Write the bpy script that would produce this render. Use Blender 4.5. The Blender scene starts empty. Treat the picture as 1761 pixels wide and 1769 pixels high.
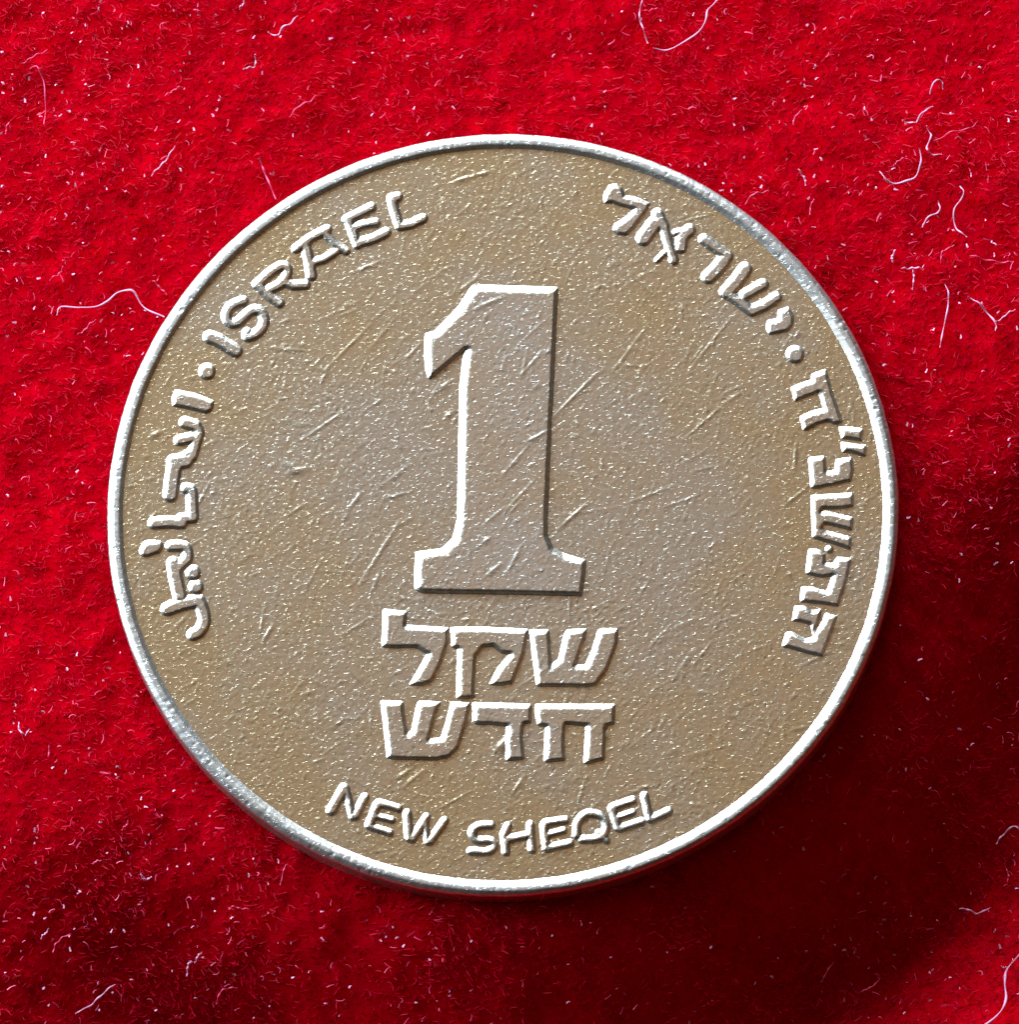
import bpy, math, random
import numpy as np
from mathutils import Matrix, Vector

# 1 Blender unit = 1 millimetre
S = bpy.context.scene
S.unit_settings.system = 'METRIC'
S.unit_settings.scale_length = 0.001
C = S.collection
rng = np.random.default_rng(7)
random.seed(7)

# ------------------------------------------------------------------ camera
TILT = math.radians(16.05)         # lean of the view away from straight down
DIST = 150.0
PXMM = 76.09                       # photograph pixels per millimetre at the coin
W0, H0 = 1761.0, 1769.0
az = Vector((math.sin(0.1052), -math.cos(0.1052)))
zc = Vector((az.x * math.sin(TILT), az.y * math.sin(TILT), math.cos(TILT)))
xc = Vector((0, 1, 0)).cross(zc).normalized()
xc = (xc - zc * xc.dot(zc)).normalized()
yc = zc.cross(xc)
AIM = xc * ((W0 / 2 - 867.56) / PXMM) - yc * ((H0 / 2 - 878.87) / PXMM)
CAM = AIM + zc * DIST
cam = bpy.data.objects.new('camera', bpy.data.cameras.new('camera'))
C.objects.link(cam)
cam.matrix_world = Matrix(((xc.x, yc.x, zc.x, CAM.x), (xc.y, yc.y, zc.y, CAM.y), (xc.z, yc.z, zc.z, CAM.z), (0, 0, 0, 1)))
cam.data.sensor_fit = 'HORIZONTAL'
cam.data.sensor_width = 36
cam.data.lens = 36 * DIST * PXMM / W0
cam.data.clip_start = 1
cam.data.clip_end = 5000
S.camera = cam


def at(px, py, z=0.0):
    """point of the photograph -> point on the level plane at height z"""
    u = (px - W0 / 2) / PXMM
    v = (H0 / 2 - py) / PXMM
    d = xc * u + yc * v - zc * DIST
    t = (z - CAM.z) / d.z
    p = CAM + d * t
    return (p.x, p.y)


# ------------------------------------------------------------------ light
world = bpy.data.worlds.new('World')
S.world = world
world.use_nodes = True
wb = world.node_tree.nodes['Background']
wb.inputs[0].default_value = (1.0, 0.88, 0.74, 1)
wb.inputs[1].default_value = 0.015


def area(name, azim, elev, dist, sx, sy, radiance, col, at_pt=(0, 0, 0)):
    L = bpy.data.lights.new(name, 'AREA')
    L.shape = 'RECTANGLE'
    L.size, L.size_y = sx, sy
    L.energy = radiance * math.pi * sx * sy
    L.color = col
    o = bpy.data.objects.new(name, L)
    a, e = math.radians(azim), math.radians(elev)
    d = Vector((math.cos(a) * math.cos(e), math.sin(a) * math.cos(e), math.sin(e)))
    o.location = Vector(at_pt) + d * dist
    o.rotation_euler = d.to_track_quat('Z', 'Y').to_euler()
    C.objects.link(o)
    return o


area('window_light', 129, 26, 260, 560, 125, 18.0, (0.70, 0.95, 1.18))
area('overhead_fill_light', 86, 74, 320, 190, 170, 0.39, (1.0, 0.72, 0.45))  # added lamp: warm reflection on the level metal, leaving the cloth shadow dark
area('warm_fill_light', -12, 38, 320, 150, 120, 0.55, (1.0, 0.50, 0.18))  # added fill: golden tint on the relief walls that face right

S.view_settings.view_transform = 'Standard'
S.view_settings.look = 'None'
S.view_settings.exposure = 0
S.view_settings.gamma = 1


# ------------------------------------------------------------------ helpers
def link(name, me, mat=None, parent=None, label=None):
    o = bpy.data.objects.new(name, me)
    C.objects.link(o)
    if mat:
        me.materials.append(mat)
    if parent:
        o.parent = parent
    if label:
        o['label'] = label
    return o


def mesh_np(name, V, F, smooth=True):
    """V (n,3) floats, F (m,k) ints, k = 3 or 4"""
    me = bpy.data.meshes.new(name)
    V = np.ascontiguousarray(V, np.float32)
    F = np.ascontiguousarray(F, np.int32)
    m, k = F.shape
    me.vertices.add(len(V))
    me.vertices.foreach_set('co', V.ravel())
    me.loops.add(m * k)
    me.loops.foreach_set('vertex_index', F.ravel())
    me.polygons.add(m)
    me.polygons.foreach_set('loop_start', np.arange(0, m * k, k, dtype=np.int32))
    me.polygons.foreach_set('use_smooth', np.full(m, smooth))
    me.update(calc_edges=True)
    return me


def blur(a, n):
    for ax in (0, 1):
        for _ in range(2):
            s = np.zeros_like(a)
            for k in range(-n, n + 1):
                s += np.roll(a, k, ax)
            a = s / (2 * n + 1)
    return a


def smooth(t):
    t = np.clip(t, 0, 1)
    return t * t * (3 - 2 * t)


def vnoise(x, y, cell, seed):
    """value noise in [-1, 1] for arrays x, y"""
    r = np.random.default_rng(seed)
    T = r.uniform(-1, 1, (256, 256))
    gx, gy = x / cell, y / cell
    ix, iy = np.floor(gx).astype(int), np.floor(gy).astype(int)
    fx, fy = gx - ix, gy - iy
    fx, fy = fx * fx * (3 - 2 * fx), fy * fy * (3 - 2 * fy)
    a, b = T[ix % 256, iy % 256], T[(ix + 1) % 256, iy % 256]
    c, d = T[ix % 256, (iy + 1) % 256], T[(ix + 1) % 256, (iy + 1) % 256]
    return (a * (1 - fx) + b * fx) * (1 - fy) + (c * (1 - fx) + d * fx) * fy


# ------------------------------------------------------------------ materials
def mat(name):
    m = bpy.data.materials.new(name)
    m.use_nodes = True
    return m, m.node_tree.nodes, m.node_tree.links, m.node_tree.nodes['Principled BSDF']


def metal_mat(name, c1, c2, rough, metallic=0.92, bump=0.0, patina=False):
    m, N, L, B = mat(name)
    tc = N.new('ShaderNodeTexCoord')
    n1 = N.new('ShaderNodeTexNoise')
    n1.inputs['Scale'].default_value = 0.35
    n1.inputs['Detail'].default_value = 6
    n1.inputs['Roughness'].default_value = 0.6
    L.new(tc.outputs['Object'], n1.inputs['Vector'])
    cr = N.new('ShaderNodeValToRGB')
    cr.color_ramp.elements[0].position = 0.35
    cr.color_ramp.elements[1].position = 0.65
    cr.color_ramp.elements[0].color = (*c1, 1)
    cr.color_ramp.elements[1].color = (*c2, 1)
    if patina:                               # browner towards the sheltered outer zone
        ln = N.new('ShaderNodeVectorMath')
        ln.operation = 'LENGTH'
        L.new(tc.outputs['Object'], ln.inputs[0])
        rr = N.new('ShaderNodeMapRange')
        rr.inputs[1].default_value = 3.0
        rr.inputs[2].default_value = 8.4
        rr.inputs[3].default_value = 0.10
        rr.inputs[4].default_value = -0.12
        L.new(ln.outputs['Value'], rr.inputs[0])
        ad = N.new('ShaderNodeMath')
        L.new(n1.outputs['Fac'], ad.inputs[0])
        L.new(rr.outputs[0], ad.inputs[1])
        L.new(ad.outputs[0], cr.inputs[0])
    else:
        L.new(n1.outputs['Fac'], cr.inputs[0])
    # small grains of tarnish
    n2 = N.new('ShaderNodeTexNoise')
    n2.inputs['Scale'].default_value = 9
    n2.inputs['Detail'].default_value = 5
    n2.inputs['Roughness'].default_value = 0.7
    L.new(tc.outputs['Object'], n2.inputs['Vector'])
    mx = N.new('ShaderNodeMix')
    mx.data_type = 'RGBA'
    mx.blend_type = 'MULTIPLY'
    mx.inputs[0].default_value = 0.8
    cr2 = N.new('ShaderNodeValToRGB')
    cr2.color_ramp.elements[0].position = 0.36
    cr2.color_ramp.elements[0].color = (0.62, 0.55, 0.46, 1)
    cr2.color_ramp.elements[1].position = 0.62
    cr2.color_ramp.elements[1].color = (1, 1, 1, 1)
    L.new(n2.outputs['Fac'], cr2.inputs[0])
    L.new(cr.outputs[0], mx.inputs[6])
    L.new(cr2.outputs[0], mx.inputs[7])
    L.new(mx.outputs[2], B.inputs['Base Color'])
    B.inputs['Metallic'].default_value = metallic
    mr = N.new('ShaderNodeMapRange')
    mr.inputs[1].default_value = 0.3
    mr.inputs[2].default_value = 0.7
    mr.inputs[3].default_value = rough + 0.07
    mr.inputs[4].default_value = rough - 0.07
    L.new(n2.outputs['Fac'], mr.inputs[0])
    L.new(mr.outputs[0], B.inputs['Roughness'])
    # fine crystalline relief, drawn out along the brushing direction
    mp = N.new('ShaderNodeMapping')
    mp.inputs['Rotation'].default_value = (0, 0, math.radians(-55))
    mp.inputs['Scale'].default_value = (9, 16, 12)
    L.new(tc.outputs['Object'], mp.inputs[0])
    n3 = N.new('ShaderNodeTexNoise')
    n3.inputs['Scale'].default_value = 1.0
    n3.inputs['Detail'].default_value = 3
    n3.inputs['Roughness'].default_value = 0.6
    L.new(mp.outputs[0], n3.inputs['Vector'])
    pw = N.new('ShaderNodeMapRange')
    pw.inputs[1].default_value = 0.58
    pw.inputs[2].default_value = 0.74
    L.new(n3.outputs['Fac'], pw.inputs[0])
    bp = N.new('ShaderNodeBump')
    bp.inputs['Strength'].default_value = 1.0
    bp.inputs['Distance'].default_value = bump
    L.new(pw.outputs[0], bp.inputs['Height'])
    L.new(bp.outputs[0], B.inputs['Normal'])
    return m


M_field = metal_mat('coin_metal', (0.78, 0.555, 0.33), (0.77, 0.62, 0.49), 0.325, 0.94, 0.0045, True)
M_worn = metal_mat('worn_metal', (0.82, 0.63, 0.46), (0.84, 0.72, 0.63), 0.32, 0.95, 0.0042)
M_rim = metal_mat('rim_metal', (0.78, 0.68, 0.60), (0.80, 0.74, 0.70), 0.40, 0.90, 0.006)
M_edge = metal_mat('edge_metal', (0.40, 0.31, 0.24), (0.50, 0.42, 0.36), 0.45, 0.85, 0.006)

# ------------------------------------------------------------------ wear of the struck surface
GS = 0.019
RG = 9.1
NG = int(2 * RG / GS) + 1
gx = -RG + GS * np.arange(NG)
X, Y = np.meshgrid(gx, gx, indexing='ij')
micro = np.zeros((NG, NG), np.float64)
w1 = rng.standard_normal((NG, NG))
g1 = blur(w1, 1)
g1 /= g1.std()
g2 = blur(rng.standard_normal((NG, NG)), 3)
g2 /= g2.std()
g3 = blur(rng.standard_normal((NG, NG)), 30)
g3 /= g3.std()
patch = 0.75 + 0.25 * np.clip(g3, -1.5, 1.5)
micro += (0.0011 * g1 + 0.0005 * g2) * patch


def mark(x0, y0, x1, y1, w, depth, lip=0.7, burr=False):
    """one scratch or nick: a groove with a raised lip"""
    pad = 4 * w + GS
    i0, i1 = int((min(x0, x1) - pad + RG) / GS), int((max(x0, x1) + pad + RG) / GS) + 2
    j0, j1 = int((min(y0, y1) - pad + RG) / GS), int((max(y0, y1) + pad + RG) / GS) + 2
    i0, j0 = max(i0, 0), max(j0, 0)
    xx, yy = X[i0:i1, j0:j1], Y[i0:i1, j0:j1]
    if xx.size == 0:
        return
    dx, dy = x1 - x0, y1 - y0
    l2 = dx * dx + dy * dy + 1e-9
    t = np.clip(((xx - x0) * dx + (yy - y0) * dy) / l2, 0, 1)
    d = np.hypot(xx - x0 - t * dx, yy - y0 - t * dy) / w
    if burr:                                # metal pushed up: sharp flank set toward the light to shine, long soft back
        nx, ny = -dy / math.sqrt(l2), dx / math.sqrt(l2)
        if ny - nx < 0:
            nx, ny = -nx, -ny
        sd = (xx - x0) * nx + (yy - y0) * ny
        d = np.where(sd > 0, d, d * 0.4)
        fade = 0.35 + 0.65 * np.sin(np.pi * np.clip(t, 0.08, 0.92))
        micro[i0:i1, j0:j1] += depth * fade * np.exp(-d * d)
        return
    fade = 0.35 + 0.65 * np.sin(np.pi * np.clip(t, 0.08, 0.92))
    micro[i0:i1, j0:j1] += depth * fade * (-np.exp(-d * d) + lip * np.exp(-(d - 1.7) ** 2 * 1.6))


def scatter(n, lmin, lmax, ang, spread, w, dep, lip=0.0, rad=8.6, burr=False):
    for _ in range(n):
        r = rad * math.sqrt(random.random())
        a = random.uniform(0, 2 * math.pi)
        x, y = r * math.cos(a), r * math.sin(a)
        l = random.uniform(lmin, lmax) * random.uniform(0.5, 1)
        b = math.radians(random.gauss(ang, spread))
        mark(x, y, x + l * math.cos(b), y + l * math.sin(b), w * random.uniform(0.8, 1.3), dep * random.uniform(0.2, 1.2), lip, burr)


scatter(8000, 0.005, 0.08, 55, 30, 0.020, 0.0052)
scatter(900, 0.06, 0.22, 52, 30, 0.021, 0.0065, burr=True)
scatter(130, 0.3, 1.2, 45, 20, 0.021, 0.0075, burr=True)
scatter(650, 0.12, 0.6, 42, 48, 0.019, 0.0048, burr=True)
# the long scratches one can pick out
for a, b, c, d, w, dep in [
        (965, 913, 1015, 868, .030, .014), (958, 718, 1030, 645, .028, .014), (620, 1010, 690, 900, .03, .012),
        (838, 998, 866, 975, .032, .013), (820, 535, 870, 514, .032, .014), (910, 765, 948, 745, .032, .014),
        (640, 1025, 658, 985, .03, .011), (800, 1265, 806, 1240, .03, .012), (885, 1370, 905, 1340, .03, .014),
        (690, 1340, 705, 1330, .034, .016), (775, 1250, 780, 1215, .03, .012), (600, 880, 625, 850, .03, .011),
        (560, 640, 640, 560, .026, .009), (1060, 640, 1120, 560, .026, .009), (1180, 760, 1260, 690, .026, .009),
        (1190, 640, 1270, 540, .026, .010), (520, 760, 610, 700, .026, .009), (1080, 870, 1160, 840, .026, .008),
        (1375, 768, 1372, 810, .03, .016), (700, 620, 730, 590, .026, .010), (880, 985, 900, 945, .03, .013),
        (500, 815, 530, 808, .05, .018), (495, 800, 510, 812, .045, .016), (455, 1105, 470, 1080, .03, .016),
        (1000, 1380, 1012, 1345, .03, .012), (610, 470, 660, 450, .026, .010), (1085, 470, 1145, 520, .024, .009),
        (786, 313, 812, 305, .035, .018), (820, 303, 845, 297, .035, .018), (262, 752, 275, 746, .05, .02),
        (900, 650, 935, 610, .028, .010), (870, 820, 915, 770, .026, .010), (838, 905, 870, 880, .026, .009), (857, 1296, 880, 1272, .07, .03), (1043, 1275, 1046, 1268, .05, .02), (760, 672, 776, 660, .05, .018), (770, 720, 780, 712, .045, .018)]:
    (x0, y0), (x1, y1) = at(a, b), at(c, d)
    mark(x0, y0, x1, y1, w * 0.8, dep * 0.9, 0.1, True)
micro = micro * smooth((8.95 - np.hypot(X, Y)) / 0.1)


def sample(x, y):
    fx = np.clip((x + RG) / GS, 0, NG - 2.001)
    fy = np.clip((y + RG) / GS, 0, NG - 2.001)
    i, j = fx.astype(int), fy.astype(int)
    u, v = fx - i, fy - j
    return (micro[i, j] * (1 - u) + micro[i + 1, j] * u) * (1 - v) + (micro[i, j + 1] * (1 - u) + micro[i + 1, j + 1] * u) * v


def grid_mesh(name, xx, yy, zz, keep):
    """quads of a regular grid where all four corners are kept"""
    n, m = xx.shape
    cell = keep[:-1, :-1] & keep[1:, :-1] & keep[1:, 1:] & keep[:-1, 1:]
    i, j = np.nonzero(cell)
    q = np.stack([i * m + j, (i + 1) * m + j, (i + 1) * m + j + 1, i * m + j + 1], 1)
    used, inv = np.unique(q, return_inverse=True)
    V = np.stack([xx.ravel()[used], yy.ravel()[used], zz.ravel()[used]], 1)
    return mesh_np(name, V, inv.reshape(q.shape))


# ------------------------------------------------------------------ the coin
coin = bpy.data.objects.new('coin', None)
coin.location = (0, 0, 0)
C.objects.link(coin)
coin['label'] = 'round tarnished silver coin with a raised numeral 1 lying on red plush'
coin['category'] = 'coin'

R = np.hypot(X, Y)
Zf = micro + 0.020 * smooth((R - 7.6) / 1.1) * 0
link('field', grid_mesh('field', X, Y, Zf, R < 8.72), M_field, coin)

# rim and edge: turned profiles with small dents
# (across the rim 0..1 inner wall, 1..2 flat, 2..3 outer bevel, 3.. side; height)
RIM = [(-0.15, -0.03), (0.0, -0.004), (0.08, 0.003), (0.25, 0.018), (0.42, 0.034), (0.6, 0.052), (0.78, 0.070), (0.9, 0.080), (1.0, 0.086),
       (1.3, 0.090), (1.7, 0.090), (2.0, 0.087), (2.12, 0.080), (2.28, 0.068), (2.45, 0.054), (2.62, 0.040), (2.8, 0.023), (2.92, 0.008), (3.0, -0.02), (3.1, -0.06)]
EDGE = [(8.997, -0.06), (9.0, -0.10), (9.0, -0.25), (9.0, -0.45), (9.0, -0.65), (9.0, -0.85), (8.985, -0.93), (8.93, -1.0), (8.8, -1.03), (7.5, -1.0), (0.01, -1.0)]


def lathe(name, prof, seg, rough_r, rough_z, nick=0.0, seed=3):
    th = np.linspace(0, 2 * math.pi, seg, endpoint=False)
    P = np.array(prof)
    T, RR = np.meshgrid(th, P[:, 0], indexing='ij')
    ZZ = np.repeat(P[None, :, 1], seg, 0)
    if prof[0][0] < 1:                       # rim: slopes facing upper left widened to broaden their highlight, others steepened
        s_ = 0.5 + 0.5 * np.cos(T + math.radians(48))
        wi, wo = 0.07 + 0.125 * s_, 0.175 - 0.09 * s_
        U = RR
        RR = np.where(U < 1, 8.625 + U * wi, np.where(U < 2, 8.625 + wi + (U - 1) * (8.992 - 8.625 - wi - wo), np.where(U < 3, 8.992 - wo + (U - 2) * wo, 8.992 + (U - 3) * 0.05)))
    yy = np.repeat(np.arange(len(P))[None, :] * 0.05, seg, 0) + RR
    per = lambda c, s: vnoise(np.cos(T) * 9 + 40, np.sin(T) * 9 + 40 + ZZ, c, s)
    k = np.clip((RR - 8.60) / 0.05, 0, 1)
    RR = RR + rough_r * k * (per(0.35, seed) * 1.0 + per(0.12, seed + 1) * 0.6 + per(1.2, seed + 2) * 0.7)
    ZZ = ZZ + rough_z * k * (per(0.10, seed + 3) + per(0.05, seed + 4) * 0.8)
    if nick:
        r2 = np.random.default_rng(seed + 9)
        for _ in range(160):
            a, rc = r2.uniform(0, 2 * math.pi), r2.uniform(8.72, 8.97)
            w = r2.uniform(0.02, 0.05)
            d2 = ((T - a + math.pi) % (2 * math.pi) - math.pi) ** 2 * 81 / (w * w) + (RR - rc) ** 2 / (w * w)
            ZZ = ZZ - nick * r2.uniform(0.3, 1) * np.exp(-d2)
    V = np.stack([RR * np.cos(T), RR * np.sin(T), ZZ], -1).reshape(-1, 3)
    n, m = seg, len(P)
    i, j = np.meshgrid(np.arange(n), np.arange(m - 1), indexing='ij')
    i2 = (i + 1) % n
    F = np.stack([i * m + j, i * m + j + 1, i2 * m + j + 1, i2 * m + j], -1).reshape(-1, 4)
    F = F[:, ::-1]
    me = mesh_np(name, V, F)
    return me


link('rim', lathe('rim', RIM, 2400, 0.006, 0.0026, 0.022), M_rim, coin)
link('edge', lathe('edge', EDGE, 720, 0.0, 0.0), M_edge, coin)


# ---- raised signs: strokes and outlines -> distance -> struck relief
def sd_poly(px, py, P):
    n = len(P)
    d = np.full(px.shape, 1e9)
    ins = np.zeros(px.shape, bool)
    for i in range(n):
        x0, y0 = P[i]
        x1, y1 = P[(i + 1) % n]
        ex, ey = x1 - x0, y1 - y0
        t = np.clip(((px - x0) * ex + (py - y0) * ey) / (ex * ex + ey * ey + 1e-12), 0, 1)
        d = np.minimum(d, np.hypot(px - x0 - ex * t, py - y0 - ey * t))
        if y0 != y1:
            c = ((y0 > py) != (y1 > py)) & (px < (x1 - x0) * (py - y0) / (y1 - y0) + x0)
            ins ^= c
    return np.where(ins, d, -d)


def sd_stroke(px, py, P, w):
    d = np.full(px.shape, 1e9)
    for (x0, y0), (x1, y1) in zip(P[:-1], P[1:]):
        ex, ey = x1 - x0, y1 - y0
        t = np.clip(((px - x0) * ex + (py - y0) * ey) / (ex * ex + ey * ey + 1e-12), 0, 1)
        d = np.minimum(d, np.hypot(px - x0 - ex * t, py - y0 - ey * t))
    return w / 2 - d


def sign(name, label, frame, shapes, h=0.060, bev=0.105, step=0.016):
    ox, oy, k = frame
    conv = lambda pts: [at(ox + x / k, oy + y / k, 0.05) for x, y in pts]
    sh = []
    allp = []
    for s in shapes:
        if s[0] == 'P':
            q = conv(s[1:])
            sh.append(('P', q, 0))
            allp += q
        elif s[0] == 'D':                       # dot: centre, radius in photograph pixels
            q = conv([s[1]])
            sh.append(('S', [q[0], (q[0][0] + 1e-4, q[0][1])], 2 * s[2] / PXMM))
            allp += [(q[0][0] + e, q[0][1] + e) for e in (-s[2] / PXMM, s[2] / PXMM)]
        else:                                   # stroke: width in photograph pixels
            q = conv(s[1:])
            if len(q) >= 4:                     # curved strokes run smoothly
                E_ = np.vstack([2 * np.array(q[0]) - q[1], q, 2 * np.array(q[-1]) - q[-2]])
                cv = []
                for i in range(1, len(E_) - 2):
                    for t in np.linspace(0, 1, 5)[:-1]:
                        p0, p1, p2, p3 = E_[i - 1:i + 3]
                        cv.append(tuple(0.5 * (2 * p1 + (p2 - p0) * t + (2 * p0 - 5 * p1 + 4 * p2 - p3) * t * t + (3 * p1 - p0 - 3 * p2 + p3) * t ** 3)))
                q = cv + [q[-1]]
            sh.append(('S', q, (s[0] + 1.5) / PXMM))
            allp += q
    a = np.array(allp)
    pad = 0.25
    xs = np.arange(a[:, 0].min() - pad, a[:, 0].max() + pad, step)
    ys = np.arange(a[:, 1].min() - pad, a[:, 1].max() + pad, step)
    xx, yy = np.meshgrid(xs, ys, indexing='ij')
    d = np.full(xx.shape, -9.0)
    for kind, q, w in sh:
        d = np.maximum(d, sd_poly(xx, yy, q) if kind == 'P' else sd_stroke(xx, yy, q, w))
    d = blur(d, 1)
    # worn, slightly uneven outline
    d = d + 0.003 * vnoise(xx + 50, yy + 50, 0.11, 91) + 0.003 * vnoise(xx + 50, yy + 50, 0.05, 92)
    # walls facing upper left shaped shallower for wide highlights, opposite ones steep and dark
    gX, gY = np.gradient(blur(d, 2), step)
    gl = np.hypot(gX, gY) + 0.3
    side = np.clip((gX * 0.64 - gY * 0.77) / gl * 1.3, -1, 1)
    bw = bev * (0.79 + 0.47 * side)
    t = np.clip(d / bw, 0, 1.25)
    prof = np.where(t < 0.8, t, 0.8 + 0.16 * (1 - (1 - np.clip((t - 0.8) / 0.45, 0, 1)) ** 2))
    z = h * prof / 0.96
    z = 0.5 * z + 0.5 * blur(z, 1)
    z = sample(xx, yy) + z * (d > -0.02) + np.clip(d, -0.05, 0) * 0.5
    return link(name, grid_mesh(name, xx, yy, z, d > -0.03), M_worn, coin, label)


f1 = (700, 470, 5.179)
f2 = (700, 760, 5.179)
# numeral, in photograph pixels
ONE = [(815, 493), (832, 491), (965, 495), (964, 512), (958, 640), (951, 780), (946, 900), (947, 924), (956, 944), (975, 955),
       (1013, 966), (1012, 985), (1006, 1029), (870, 1026), (730, 1024), (716, 1018), (716, 990), (718, 952), (764, 946),
       (782, 928), (790, 895), (792, 780), (794, 665), (801, 608), (803, 605), (746, 653), (740, 655), (735, 640), (733, 610),
       (734, 575), (750, 571), (790, 530)]
sign('numeral', 'large raised numeral 1 in the middle of the coin', (0, 0, 1), [('P', *ONE)], 0.100, 0.165)

fa = (640, 1040, 6.1)
fb = (850, 1040, 6.1)
mid = [
    ('raised Hebrew letter lamed under the numeral, upper line', fa,
     [('P', (130, 65), (385, 92), (378, 235), (830, 262), (825, 400), (745, 640), (645, 835), (545, 875), (405, 870), (500, 700), (590, 545), (480, 475), (200, 480), (118, 468))]),
    ('raised Hebrew letter qof under the numeral, upper line', fb,
     [('P', (-445, 258), (-100, 255), (388, 278), (380, 345), (335, 560), (215, 850), (110, 872), (-35, 870), (60, 680), (180, 545), (100, 535), (0, 462), (-100, 470), (-165, 560), (-190, 940), (-175, 1000), (-300, 1020), (-375, 1012), (-368, 490), (-430, 470))]),
    ('raised Hebrew letter shin under the numeral, upper line', fb,
     [('P', (388, 285), (605, 282), (612, 380), (632, 650), (700, 590), (760, 330), (790, 282), (1008, 272), (990, 350), (885, 655), (980, 660), (1060, 480), (1110, 300), (1140, 272), (1332, 272), (1325, 420), (1220, 700), (1090, 875), (1000, 890), (500, 885), (468, 880), (430, 600))]),
    ('raised Hebrew letter shin under the numeral, lower line', fa,
     [('P', (103, 1028), (352, 1038), (355, 1150), (395, 1370), (430, 1350), (480, 1100), (505, 1032), (752, 1045), (705, 1130), (620, 1435), (740, 1420), (795, 1250), (848, 1042), (1062, 1048), (1050, 1110), (1020, 1230), (935, 1520), (835, 1625), (700, 1662), (230, 1652), (172, 1640), (130, 1250))]),
    ('raised Hebrew letter dalet under the numeral, lower line', fb,
     [('P', (-212, 1048), (422, 1068), (416, 1272), (338, 1278), (325, 1400), (345, 1652), (148, 1672), (140, 1500), (150, 1305), (-30, 1285), (-170, 1285), (-205, 1250))]),
    ('raised Hebrew letter het under the numeral, lower line', fb,
     [('P', (455, 1068), (1302, 1068), (1292, 1280), (1200, 1302), (1190, 1655), (1010, 1702), (965, 1700), (988, 1302), (775, 1282), (765, 1400), (772, 1665), (600, 1682), (543, 1680), (560, 1312), (478, 1290), (455, 1200))]),
]
for lab, fr, sh in mid:
    sign('letter', lab, fr, sh, 0.076, 0.116)

# left: Latin word
e1, e2 = (340, 420, 8.0045), (500, 320, 6.773)
sign('letter', 'raised Latin letter I of the word on the left', e1, [(24, (175, 1290), (290, 1330), (535, 1480))])
sign('letter', 'raised Latin letter S of the word on the left', e1,
     [(18, (640, 790), (500, 840), (420, 930), (410, 1030), (470, 1095), (560, 1085), (700, 960), (800, 910), (890, 950), (930, 1060), (890, 1170), (800, 1250), (700, 1290), (690, 1230))])
sign('letter', 'raised Latin letter R of the word on the left', e1,
     [(18, (850, 545), (1020, 390), (1170, 305), (1250, 350), (1225, 470), (1130, 570), (1000, 630)), (18, (830, 560), (1000, 720), (1140, 820)),
      (18, (1190, 510), (1330, 575), (1500, 565))])
sign('letter', 'raised Latin letter A of the word on the left', e2,
     [(17, (75, 735), (260, 600), (440, 510)), (19, (190, 720), (230, 880), (255, 1050)), (15, (425, 570), (530, 680), (660, 765)),
      (15, (260, 900), (400, 860), (540, 770))])
sign('letter', 'raised Latin letter E of the word on the left', e2,
     [(17, (670, 390), (820, 320), (960, 250)), (16, (750, 490), (880, 450), (1010, 430)), (18, (800, 670), (980, 620), (1130, 545)), (17, (690, 400), (740, 540), (795, 690))])
sign('letter', 'raised Latin letter L of the word on the left', e2,
     [(18, (1200, 145), (1265, 130)), (17, (1195, 150), (1230, 300), (1285, 460)), (17, (1290, 475), (1420, 450), (1560, 380))])
sign('dot', 'raised round dot between the two words on the left', (180, 620, 6.804), [('D', (1205, 140), 15.5)])

# left: Arabic word
a1, a2 = (180, 620, 6.804), (180, 860, 6.804)
sign('letter', 'raised Arabic letter alef topmost in the word on the left', a1, [('P', (830, 350), (1080, 400), (1295, 485), (1275, 590), (1200, 640), (1000, 590), (800, 550), (790, 450))])
sign('letter', 'raised Arabic letters seen and reh of the word on the left', a1,
     [(22, (950, 740), (1070, 780)), (20, (880, 950), (1030, 920)), (19, (1070, 780), (1110, 860), (1080, 960), (1050, 1060), (1030, 1130), (950, 1200)),
      (27, (820, 1200), (950, 1190)), (26, (830, 1200), (800, 1380), (775, 1590)), (16, (960, 1120), (1030, 1080))])
sign('letter', 'raised Arabic letter alef joined in the middle of the word on the left', a2,
     [(20, (960, -120), (1020, -90), (1030, 60), (1040, 220)), (22, (585, 290), (750, 275), (900, 290)), (18, (900, 230), (1040, 230))])
sign('letter', 'small raised Arabic hamza beside the word on the left', a2, [(20, (480, 620), (510, 560), (620, 560)), (14, (500, 640), (610, 600))])
sign('letter', 'raised Arabic letters yeh and lam lowest in the word on the left', a2,
     [(20, (780, 560), (900, 560), (960, 590), (970, 700), (880, 790)), (24, (810, 760), (840, 950), (890, 1150)), (24, (740, 1300), (900, 1240), (1090, 1200)),
      (22, (1110, 1200), (1160, 1330), (1170, 1450), (1110, 1560), (1040, 1600))])
sign('dot', 'raised letter dot nearer the middle of the Arabic word', a2, [('D', (1040, 870), 14)])
sign('dot', 'raised letter dot nearer the foot of the Arabic word', a2, [('D', (1075, 1040), 14)])

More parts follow.
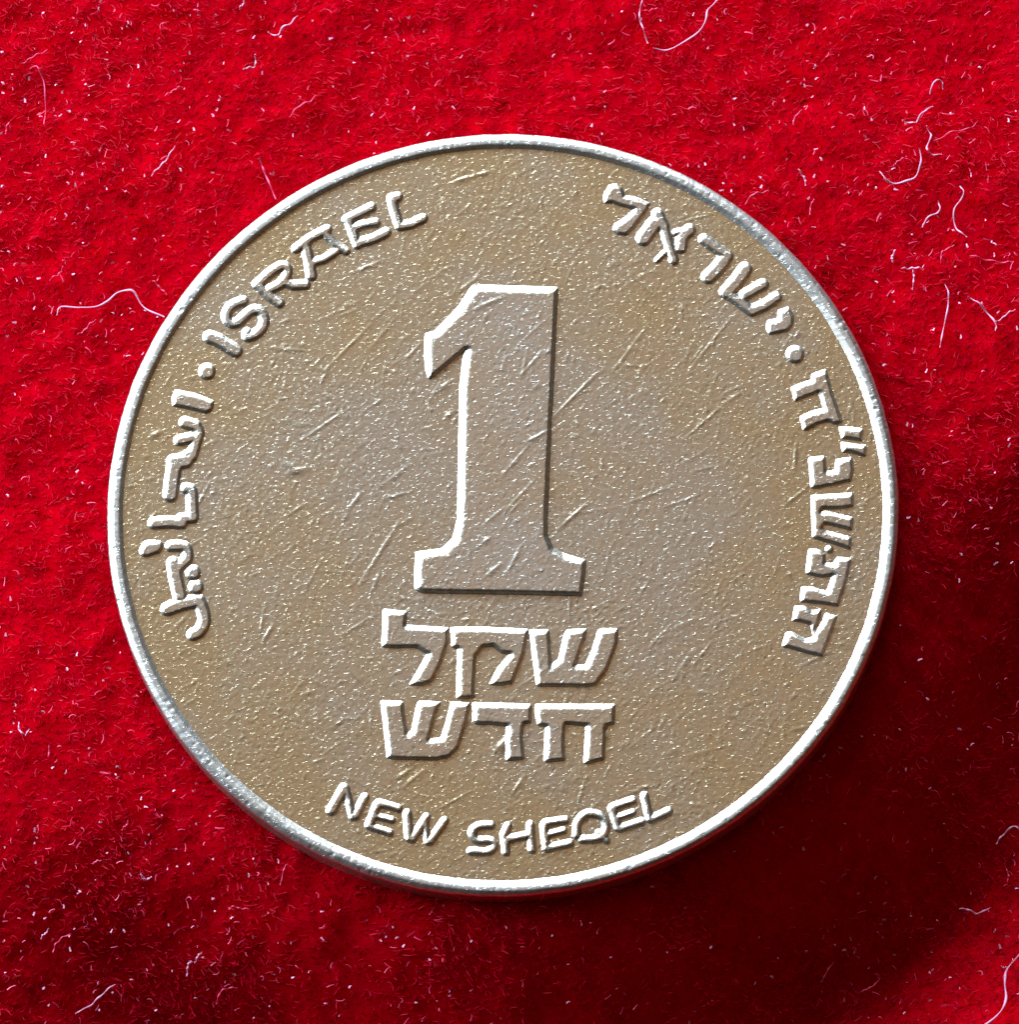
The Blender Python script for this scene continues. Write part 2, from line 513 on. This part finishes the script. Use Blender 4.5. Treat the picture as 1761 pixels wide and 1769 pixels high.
# right: Hebrew word
h1, h2 = (1020, 300, 8.0045), (1180, 420, 8.0045)
sign('letter', 'raised Hebrew letter lamed of the word at upper right', h1,
     [('P', (250, 150), (360, 130), (450, 190), (480, 290), (620, 310), (840, 400), (800, 480), (740, 560), (620, 720), (500, 850), (380, 840), (300, 780), (330, 690), (500, 580), (590, 490), (400, 440), (300, 400), (190, 410), (175, 300))])
sign('letter', 'raised Hebrew letter alef of the word at upper right', h1,
     [(21, (930, 550), (1010, 720)), (17, (1010, 720), (1070, 920), (1155, 1190)), (26, (880, 680), (730, 890)), (22, (1370, 770), (1270, 850), (1250, 1010)), (14, (1180, 810), (1300, 790)), (10, (920, 1190), (1020, 1090))])
sign('letter', 'raised Hebrew letter resh of the word at upper right', h2,
     [(20, (290, -60), (450, 50), (620, 170)), (25, (560, 230), (460, 360), (350, 460))])
sign('letter', 'raised Hebrew letter shin of the word at upper right', h2,
     [(25, (860, 350), (730, 530), (600, 670)), (20, (1110, 560), (850, 710)), (20, (1290, 740), (1130, 850), (960, 920)), (20, (620, 690), (780, 800), (950, 930))])
sign('letter', 'raised Hebrew letter yod of the word at upper right', h2,
     [('P', (1310, 920), (1470, 865), (1540, 1000), (1530, 1120), (1450, 1210), (1300, 1245), (1190, 1265), (1150, 1180), (1165, 1060), (1310, 1030))])
sign('dot', 'raised round dot between the two lines of writing on the right', h2, [('D', (1550, 1530), 16.5)])

# right: Hebrew date
d1, d2 = (1320, 560, 5.896), (1320, 820, 5.527)
date = [
    ('raised Hebrew letter topmost in the date on the right', d1, [('P', (268, 640), (380, 590), (480, 560), (485, 500), (640, 448), (700, 680), (808, 990), (720, 1020), (650, 985), (540, 1020), (440, 1075), (400, 1080), (362, 935), (480, 880), (600, 850), (555, 690), (340, 775), (315, 795))]),
    ('upper of the two raised marks beside the date on the right', d1, [('P', (752, 1038), (900, 1040), (1015, 1062), (1000, 1190), (850, 1165), (795, 1165))]),
    ('lower of the two raised marks beside the date on the right', d1, [('P', (772, 1190), (900, 1205), (1052, 1225), (1040, 1348), (860, 1300), (800, 1310))]),
    ('raised Hebrew letter second from the top in the date', d1, [('P', (452, 1350), (625, 1335), (640, 1490), (720, 1480), (730, 1370), (900, 1345), (918, 1480), (890, 1595), (700, 1635), (515, 1672), (475, 1665))]),
    ('raised Hebrew letter shin of the date on the right', d2, [('P', (445, 190), (855, 165), (860, 300), (700, 325), (560, 320), (550, 345), (610, 340), (860, 400), (845, 530), (580, 468), (560, 500), (600, 525), (845, 590), (832, 712), (650, 655), (500, 612), (460, 590))]),
    ('raised Hebrew letter below the shin of the date', d2, [('P', (425, 700), (520, 705), (590, 745), (590, 830), (660, 840), (700, 778), (840, 792), (795, 1000), (712, 1255), (560, 1232), (345, 1212), (352, 1060), (470, 1065), (600, 1105), (650, 960), (560, 978), (395, 945))]),
    ('raised Hebrew letter lowest in the date on the right', d2, [('P', (290, 1245), (400, 1248), (470, 1290), (555, 1272), (535, 1380), (500, 1470), (560, 1390), (590, 1310), (705, 1345), (650, 1500), (560, 1735), (400, 1700), (240, 1652), (168, 1640), (210, 1495), (270, 1490), (400, 1560), (470, 1540), (440, 1430), (350, 1400), (268, 1395))]),
]
for lab, fr, sh in date:
    sign('letter', lab, fr, sh, 0.062, 0.108)
sign('dot', 'small raised point between two letters of the date', d2, [('D', (625, 705), 7.5)], 0.06, 0.07)

# foot: Latin words
n1, n2 = (550, 1330, 5.503), (790, 1340, 4.515)
foot = [
    ('raised Latin letter N of the word at lower left', n1, [(17, (240, 165), (120, 380)), (13, (260, 170), (325, 440)), (15, (440, 255), (350, 430))]),
    ('raised first Latin letter E of the line at the foot', n1, [(15, (560, 320), (480, 520)), (14, (575, 305), (760, 360)), (12, (540, 430), (700, 470)), (13, (500, 535), (680, 590))]),
    ('raised Latin letter W of the line at the foot', n1, [(15, (845, 405), (862, 640)), (14, (890, 650), (1030, 440)), (12, (1010, 470), (1040, 680)), (14, (1060, 670), (1200, 475))]),
    ('raised Latin letter S of the line at the foot', n2, [(14, (265, 380), (170, 385), (115, 430), (150, 495), (250, 500), (290, 535), (240, 585), (105, 582))]),
    ('raised Latin letter H of the line at the foot', n2, [(14, (395, 385), (365, 450), (380, 590)), (14, (570, 375), (575, 470), (585, 570)), (14, (390, 490), (560, 455))]),
    ('raised second Latin letter E of the line at the foot', n2, [(14, (675, 380), (695, 560)), (14, (690, 360), (845, 340)), (12, (720, 450), (830, 420)), (14, (700, 560), (880, 520))]),
    ('raised Latin letter Q of the line at the foot', n2, [(14, (930, 460), (935, 370), (990, 300), (1070, 290), (1145, 330), (1160, 410), (1120, 470), (1040, 490), (970, 490)), (12, (1100, 440), (1165, 500))]),
    ('raised third Latin letter E of the line at the foot', n2, [(14, (1205, 250), (1255, 400)), (14, (1210, 240), (1370, 185)), (12, (1250, 320), (1370, 280)), (14, (1270, 405), (1440, 350))]),
    ('raised Latin letter L at the end of the line at the foot', n2, [(14, (1460, 150), (1500, 330)), (14, (1510, 335), (1650, 270))]),
]
for lab, fr, sh in foot:
    sign('letter', lab, fr, sh, 0.058, 0.100)

# ------------------------------------------------------------------ the plush cloth
ZC = -0.60


def cloth_z(x, y):
    z = ZC + 0.05 * vnoise(x + 100, y + 100, 3.1, 5) + 0.045 * vnoise(x + 100, y + 100, 1.1, 6) + 0.04 * vnoise(x + 100, y + 100, 0.42, 8)
    r = np.hypot(x, y)
    wa = smooth((np.cos(np.arctan2(y, x) + math.radians(67)) - 0.12) / 0.65)
    z = z - 3.0 * wa * smooth((r - 8.5) / 5.4) * (1 - 0.3 * smooth((r - 14.0) / 4.0))  # dip at lower right, shaped to deepen and lengthen the coin's shadow
    return z - 0.12 * smooth((9.5 - r) / 1.2) - 0.5 * smooth((8.8 - r) / 0.6)


def red_mat(name, dark, light, scale, rough, sheen):
    m, N, L, B = mat(name)
    tc = N.new('ShaderNodeTexCoord')
    n1 = N.new('ShaderNodeTexNoise')
    n1.inputs['Scale'].default_value = scale
    n1.inputs['Detail'].default_value = 8
    n1.inputs['Roughness'].default_value = 0.68
    L.new(tc.outputs['Object'], n1.inputs['Vector'])
    cr = N.new('ShaderNodeValToRGB')
    cr.color_ramp.elements[0].position = 0.33
    cr.color_ramp.elements[1].position = 0.68
    cr.color_ramp.elements[0].color = (*dark, 1)
    cr.color_ramp.elements[1].color = (*light, 1)
    L.new(n1.outputs['Fac'], cr.inputs[0])
    L.new(cr.outputs[0], B.inputs['Base Color'])
    B.inputs['Roughness'].default_value = rough
    B.inputs['Sheen Weight'].default_value = sheen
    B.inputs['Sheen Roughness'].default_value = 0.4
    B.inputs['Sheen Tint'].default_value = (1.0, 0.1, 0.25, 1)
    return m


M_cloth = red_mat('red_plush', (0.46, 0.0, 0.002), (0.60, 0.0, 0.009), 2.0, 0.95, 0.0)
M_cloth.node_tree.nodes['Principled BSDF'].inputs['Specular IOR Level'].default_value = 0.0
M_fib = red_mat('red_pile_fibre', (0.56, 0.0, 0.004), (0.78, 0.0, 0.040), 3.0, 0.45, 0.0)
nt = M_fib.node_tree
nt.nodes['Principled BSDF'].inputs['Specular IOR Level'].default_value = 0.10
tr = nt.nodes.new('ShaderNodeBsdfTranslucent')
nt.links.new(nt.nodes['Color Ramp'].outputs[0], tr.inputs[0])
ms = nt.nodes.new('ShaderNodeMixShader')
ms.inputs[0].default_value = 0.35
nt.links.new(nt.nodes['Principled BSDF'].outputs[0], ms.inputs[1])
nt.links.new(tr.outputs[0], ms.inputs[2])
nt.links.new(ms.outputs[0], nt.nodes['Material Output'].inputs['Surface'])

gc = np.concatenate([np.linspace(-60, -17, 60)[:-1], np.arange(-17, 17, 0.1), np.linspace(17, 60, 60)])
CX, CY = np.meshgrid(gc, gc, indexing='ij')
cl = link('cloth', grid_mesh('cloth', CX, CY, cloth_z(CX, CY), np.ones(CX.shape, bool)), M_cloth)
cl['kind'] = 'structure'
cl['label'] = 'bright red plush cloth under the coin'


def ribbons(name, x, y, z, az_, lean, length, width, curl, material, seg=3):
    """many short curved fibres as thin leaves of seg quads"""
    n = len(x)
    t = np.linspace(0, 1, seg + 1)[None, :]
    a = az_[:, None] + curl[:, None] * t
    le = lean[:, None] + 0.5 * np.abs(curl[:, None]) * t * 0.6
    ds = length[:, None] / seg
    dx = np.cos(a) * np.sin(le) * ds
    dy = np.sin(a) * np.sin(le) * ds
    dz = np.cos(le) * ds
    px = x[:, None] + np.cumsum(dx, 1) - dx
    py = y[:, None] + np.cumsum(dy, 1) - dy
    pz = z[:, None] + np.cumsum(dz, 1) - dz
    tw = rng.uniform(0, math.pi, n)[:, None]
    wx, wy, wz = -np.sin(a) * np.cos(tw), np.cos(a) * np.cos(tw), np.sin(tw) + 0 * a
    w = width[:, None] * 0.5 * (1 - 0.55 * t)
    A = np.stack([px - wx * w, py - wy * w, pz - wz * w], -1)
    Bv = np.stack([px + wx * w, py + wy * w, pz + wz * w], -1)
    V = np.stack([A, Bv], 2).reshape(-1, 3)
    base = (np.arange(n) * (seg + 1) * 2)[:, None] + (np.arange(seg) * 2)[None, :]
    F = np.stack([base, base + 1, base + 3, base + 2], -1).reshape(-1, 4)
    return link(name, mesh_np(name, V, F), material)


NF = 230000
fx = rng.uniform(-15.5, 15.5, NF)
fy = rng.uniform(-15.5, 15.5, NF)
keep = np.hypot(fx, fy) > 8.9
fx, fy = fx[keep], fy[keep]
n = len(fx)
fz0 = cloth_z(fx, fy) - 0.03
faz = vnoise(fx + 100, fy + 100, 1.6, 21) * 2.2 + math.radians(50) + rng.normal(0, 0.9, n)
fib = ribbons('pile_fibres', fx, fy, cloth_z(fx, fy) - 0.03, faz, np.clip(rng.normal(0.95, 0.35, n), 0.1, 1.55), rng.uniform(0.10, 0.30, n),
              rng.uniform(0.016, 0.038, n), rng.normal(0, 1.0, n), M_fib, 2)
fib['kind'] = 'stuff'
fib['label'] = 'short red pile fibres of the plush cloth'

# pile standing up against the coin, a little of it over the edge
ne = 700
ea = rng.uniform(0, 2 * math.pi, ne)
er = rng.uniform(9.01, 9.10, ne)
ex, ey = er * np.cos(ea), er * np.sin(ea)
ef = ribbons('edge_fuzz', ex, ey, np.maximum(cloth_z(ex, ey), -0.55) + 0.05, ea + math.pi + rng.normal(0, 0.9, ne), rng.uniform(0.1, 0.6, ne), rng.uniform(0.2, 0.62, ne),
             rng.uniform(0.010, 0.020, ne), rng.normal(0, 1.2, ne), M_fib, 4)
ef['kind'] = 'stuff'
ef['label'] = 'red pile fibres standing up against the edge of the coin'

# pale dust and lint
m, N_, L_, B_ = mat('pale_lint')
B_.inputs['Base Color'].default_value = (0.78, 0.32, 0.46, 1)
B_.inputs['Roughness'].default_value = 0.5
B_.inputs['Subsurface Weight'].default_value = 0.0
M_lint = m
m, N_, L_, B_ = mat('pink_lint')
B_.inputs['Base Color'].default_value = (0.85, 0.06, 0.16, 1)
B_.inputs['Roughness'].default_value = 0.5
M_pink = m


def lint_cloud(name, n, lmin, lmax, wmin, wmax, material, lift, label):
    x = rng.uniform(-13.5, 13.5, n * 3)
    y = rng.uniform(-13.5, 13.5, n * 3)
    dens = 0.5 + 0.5 * vnoise(x + 70, y + 70, 2.6, 33)
    k = (np.hypot(x, y) > 9.15) & (rng.uniform(0, 1, n * 3) < dens)
    x, y = x[k][:n], y[k][:n]
    m_ = len(x)
    o = ribbons(name, x, y, cloth_z(x, y) + lift * rng.uniform(0.3, 1.1, m_), rng.normal(math.radians(60), 0.8, m_), np.clip(rng.normal(1.45, 0.15, m_), 1.0, 1.57),
                rng.uniform(lmin, lmax, m_), rng.uniform(wmin, wmax, m_), rng.normal(0, 1.6, m_), material, 4)
    o['kind'] = 'stuff'
    o['label'] = label
    return o


lint_cloud('lint_specks', 1200, 0.035, 0.11, 0.03, 0.06, M_lint, 0.30, 'tiny pale specks of lint scattered over the red plush')
lint_cloud('loose_fuzz', 2000, 0.05, 0.22, 0.014, 0.028, M_pink, 0.28, 'fine pinkish fuzz scattered over the red plush')


def tube(name, pts, rad, material, lift, parent=None):
    """a single hair: smoothed path, six-sided, tapering"""
    P = []
    for px, py in pts:
        z = ZC + lift
        for _ in range(8):
            x, y = at(px, py, z)
            z = float(cloth_z(np.array([x]), np.array([y]))[0]) * 0.7 + (z - lift) * 0.3 + lift
        P.append((x, y, z))
    P = np.array(P)
    # Catmull-Rom
    Q = []
    E = np.vstack([2 * P[0] - P[1], P, 2 * P[-1] - P[-2]])
    for i in range(1, len(E) - 2):
        for t in np.linspace(0, 1, 7)[:-1]:
            p0, p1, p2, p3 = E[i - 1:i + 3]
            Q.append(0.5 * (2 * p1 + (p2 - p0) * t + (2 * p0 - 5 * p1 + 4 * p2 - p3) * t * t + (3 * p1 - p0 - 3 * p2 + p3) * t ** 3))
    Q.append(P[-1])
    Q = np.array(Q)
    s = np.linspace(0, 1, len(Q))
    Q[:, 2] += 0.07 * np.sin(s * 7 + P[0, 0] * 3) + 0.05 * np.sin(s * 19 + P[0, 1] * 3)
    T = np.gradient(Q, axis=0)
    T /= np.linalg.norm(T, axis=1)[:, None] + 1e-9
    up = np.array([0, 0, 1.0])
    A = np.cross(T, up)
    A /= np.linalg.norm(A, axis=1)[:, None] + 1e-9
    Bn = np.cross(A, T)
    r = rad * (0.45 + 0.55 * np.sin(np.pi * np.clip(s, 0.06, 0.94)) + 0.28 * np.sin(s * 23 + P[0, 1] * 5))
    K = 6
    V = []
    for k in range(K):
        c, sn = math.cos(2 * math.pi * k / K), math.sin(2 * math.pi * k / K)
        V.append(Q + (A * c + Bn * sn * 0.7) * r[:, None])
    V = np.stack(V, 1).reshape(-1, 3)
    nq = len(Q)
    F = [[i * K + k, i * K + (k + 1) % K, (i + 1) * K + (k + 1) % K, (i + 1) * K + k] for i in range(nq - 1) for k in range(K)]
    F += [[0, 1, 2, 3], [0, 3, 4, 5]]
    b = (nq - 1) * K
    F += [[b + 3, b + 2, b + 1, b], [b + 5, b + 4, b + 3, b]]
    return link(name, mesh_np(name, V, np.array(F)), material, parent)


qa, qb, qc, qd = (0, 0, 2.935), (1060, 0, 2.512), (0, 1100, 2.516), (1060, 1100, 2.512)
HAIRS = [
    ('long wavy pale hair left of the coin, touching its upper left edge', qa, 2.2, 0, [(290, 1605), (310, 1560), (400, 1562), (490, 1560), (540, 1530), (590, 1480), (640, 1470), (680, 1480), (715, 1540), (760, 1580), (835, 1615)]),
    ('short straight pink bristle pointing up right, above the wavy hair', qa, 1.9, 0, [(770, 895), (830, 822), (890, 745)]),
    ('straight pink bristle leaning onto the upper left rim of the coin', qa, 2.0, 1, [(1315, 800), (1345, 880), (1400, 1015)]),
    ('hooked pink hair hanging down near the left edge at upper left', qa, 1.6, 1, [(150, 350), (175, 332), (200, 360), (225, 430), (230, 530), (222, 630)]),
    ('thin slanting hair just above the hooked hair at upper left', qa, 1.3, 1, [(100, 322), (165, 295), (240, 250)]),
    ('kinked white hair near the top, left of the centre', qa, 2.3, 0, [(1360, 165), (1400, 180), (1430, 145), (1480, 120), (1510, 80)]),
    ('slanting pink hair above the coin, left of its top', qa, 1.8, 1, [(1465, 590), (1510, 545), (1570, 520), (1600, 480)]),
    ('short slanting hair just below the long wavy hair', qa, 1.8, 1, [(395, 1700), (435, 1665), (485, 1625)]),
    ('short curved hair above the left end of the wavy hair', qa, 1.5, 1, [(250, 1420), (290, 1400), (310, 1370), (320, 1350)]),
    ('short white hair cut by the top edge left of centre', qa, 2.2, 0, [(1215, 50), (1235, 20), (1240, -15)]),
    ('small slanting fuzz of lint in the upper left, below the blob', qa, 1.7, 1, [(840, 490), (880, 455), (925, 445)]),
    ('short crossing hair between the wavy hair and the coin', qa, 1.7, 1, [(775, 1425), (805, 1450), (845, 1495)]),
    ('small white hooked lint below a pale blob at upper left', qa, 2.2, 0, [(1235, 360), (1260, 345), (1295, 330), (1295, 285)]),
    ('short upright pink hair at the far left, upper part', qa, 2.0, 1, [(28, 680), (35, 650), (48, 620)]),
    ('thin upright hair cut by the top edge, right of centre', qb, 1.6, 0, [(130, -10), (115, 40), (115, 85), (130, 130), (150, 185)]),
    ('large white arched hair hanging from the top edge', qb, 2.0, 0, [(172, 208), (230, 212), (300, 190), (360, 150), (400, 100), (410, 45), (440, 10), (465, -10)]),
    ('short level hair joining the thin upright one at the top', qb, 1.3, 1, [(130, 42), (170, 45), (205, 35)]),
    ('broad white crescent of lint right of the coin, upper right', qb, 2.6, 0, [(1155, 745), (1190, 790), (1250, 792), (1310, 765), (1335, 710), (1330, 645)]),
    ('small arched hair inside the white crescent of lint', qb, 1.5, 1, [(1215, 725), (1235, 698), (1275, 690)]),
    ('curved hair rising above the white crescent of lint', qb, 1.9, 0, [(1360, 545), (1380, 590), (1360, 645), (1380, 668), (1425, 668)]),
    ('long thin hair slanting up right from the lint tangle', qb, 1.3, 1, [(1390, 612), (1460, 580), (1540, 560), (1582, 525)]),
    ('zigzag white hair over the lint tangle at upper right', qb, 2.0, 0, [(1255, 525), (1310, 530), (1340, 495), (1388, 463)]),
    ('small arched lint topmost in the tangle at upper right', qb, 2.0, 0, [(1375, 402), (1390, 362), (1425, 355), (1432, 382)]),
    ('bent pink hair close above the right shoulder of the coin', qb, 1.8, 1, [(570, 885), (600, 850), (635, 840), (675, 825)]),
    ('short upright hair above the right shoulder of the coin', qb, 1.9, 1, [(853, 938), (858, 895), (872, 868)]),
    ('bent white hair below the crescent of lint', qb, 2.0, 0, [(1412, 868), (1415, 920), (1360, 950), (1342, 985)]),
    ('tall curved hair right of the bent white hair', qb, 1.9, 0, [(1505, 805), (1520, 850), (1480, 910), (1490, 990), (1535, 1030)]),
    ('open hook of pink hair near the right edge, upper part', qb, 1.7, 1, [(1422, 1140), (1430, 1095), (1480, 1060)]),
    ('thick white comma of lint right of the coin', qb, 3.0, 0, [(1225, 1088), (1210, 1115), (1215, 1140)]),
    ('white forked hair below the comma of lint, its level arm', qb, 1.9, 0, [(1250, 1165), (1295, 1163), (1345, 1170)]),
    ('white forked hair below the comma of lint, its upright arm', qb, 2.0, 0, [(1300, 1165), (1305, 1200), (1300, 1252)]),
    ('thin level hair running to the right edge, upper part', qb, 1.4, 1, [(1545, 1112), (1620, 1128), (1700, 1135), (1730, 1138)]),
    ('long thin upright hair right of the coin at eye of the date', qb, 1.7, 0, [(1440, 1225), (1455, 1280), (1450, 1350), (1430, 1440), (1418, 1505)]),
    ('white star of lint near the right edge, its long arm', qb, 1.9, 0, [(1540, 1290), (1600, 1330), (1660, 1400), (1658, 1440)]),
    ('white star of lint near the right edge, its short arm', qb, 1.6, 0, [(1660, 1400), (1700, 1370), (1745, 1345)]),
    ('tiny bent hair midway between the coin and the top right', qb, 1.9, 1, [(780, 548), (788, 510), (818, 483)]),
    ('tiny zigzag of lint above the right shoulder of the coin', qb, 2.0, 0, [(803, 738), (830, 770), (835, 808)]),
    ('small pale U of lint at the left edge, lower part', qc, 2.0, 0, [(80, 365), (85, 405), (108, 428), (126, 395)]),
    ('short upright hair right of the pale U of lint', qc, 1.8, 1, [(216, 470), (210, 522)]),
    ('long faint curved hair at lower left', qc, 1.5, 1, [(232, 1375), (242, 1335), (270, 1305), (310, 1295)]),
    ('lower half of a broken white bristle at the bottom left', qc, 2.3, 0, [(812, 1475), (818, 1435), (828, 1405)]),
    ('upper half of a broken white bristle at the bottom left', qc, 2.2, 0, [(845, 1415), (862, 1390), (877, 1368)]),
    ('arched pink hair near the bottom edge, left of centre', qc, 1.8, 1, [(940, 1592), (958, 1548), (990, 1525), (1032, 1522)]),
    ('long slanting white hair at the bottom left corner', qc, 2.0, 0, [(328, 1637), (390, 1600), (440, 1560), (502, 1508)]),
    ('small white cup-shaped lint at lower left', qc, 2.8, 0, [(613, 1035), (632, 1055), (658, 1045)]),
    ('short slanting white hair at the far lower left', qc, 2.1, 0, [(178, 1312), (195, 1290), (212, 1270)]),
    ('short upright pink hair in the shade below left of the coin', qc, 1.7, 1, [(1218, 1075), (1235, 1015), (1250, 980)]),
    ('short level pink hair at lower left, below the coin', qc, 1.7, 1, [(1005, 1172), (1040, 1178), (1078, 1182)]),
    ('short slanting pink hair left of the cup-shaped lint', qc, 1.7, 1, [(395, 985), (440, 970)]),
    ('tiny hooked hair halfway down the left, near the coin', qc, 1.6, 1, [(528, 838), (550, 820), (557, 795)]),
    ('long thick white hair in the bottom right corner', qd, 2.6, 0, [(1775, 1365), (1712, 1435), (1700, 1500), (1705, 1570), (1680, 1630), (1610, 1685), (1560, 1710)]),
    ('short spur beside the long white hair at bottom right', qd, 1.5, 0, [(1683, 1430), (1715, 1436)]),
    ('pale curl of lint at the right edge, lower part', qd, 2.0, 0, [(1662, 900), (1690, 858), (1740, 822), (1765, 850)]),
    ('thin curved hair below the pale curl at the right edge', qd, 1.5, 1, [(1698, 985), (1715, 1030), (1710, 1065)]),
    ('flat wavy white lint at lower right', qd, 2.2, 0, [(1503, 1178), (1540, 1186), (1580, 1198), (1640, 1172)]),
    ('dim slanting hair in the shade below right of the coin', qd, 1.6, 1, [(900, 1502), (920, 1465), (958, 1408)]),
    ('dim curved hair near the bottom edge, right of centre', qd, 1.5, 1, [(1078, 1537), (1120, 1520), (1158, 1480)]),
]
for lab, fr, w, c, pts in HAIRS:
    o = tube('lint_hair', [(fr[0] + x / fr[2], fr[1] + y / fr[2]) for x, y in pts], w * 0.8 / PXMM, M_pink if c else M_lint, 0.27)
    o['label'] = lab
    o['category'] = 'lint hair'
    o['group'] = 'pale hairs lying on the red plush'
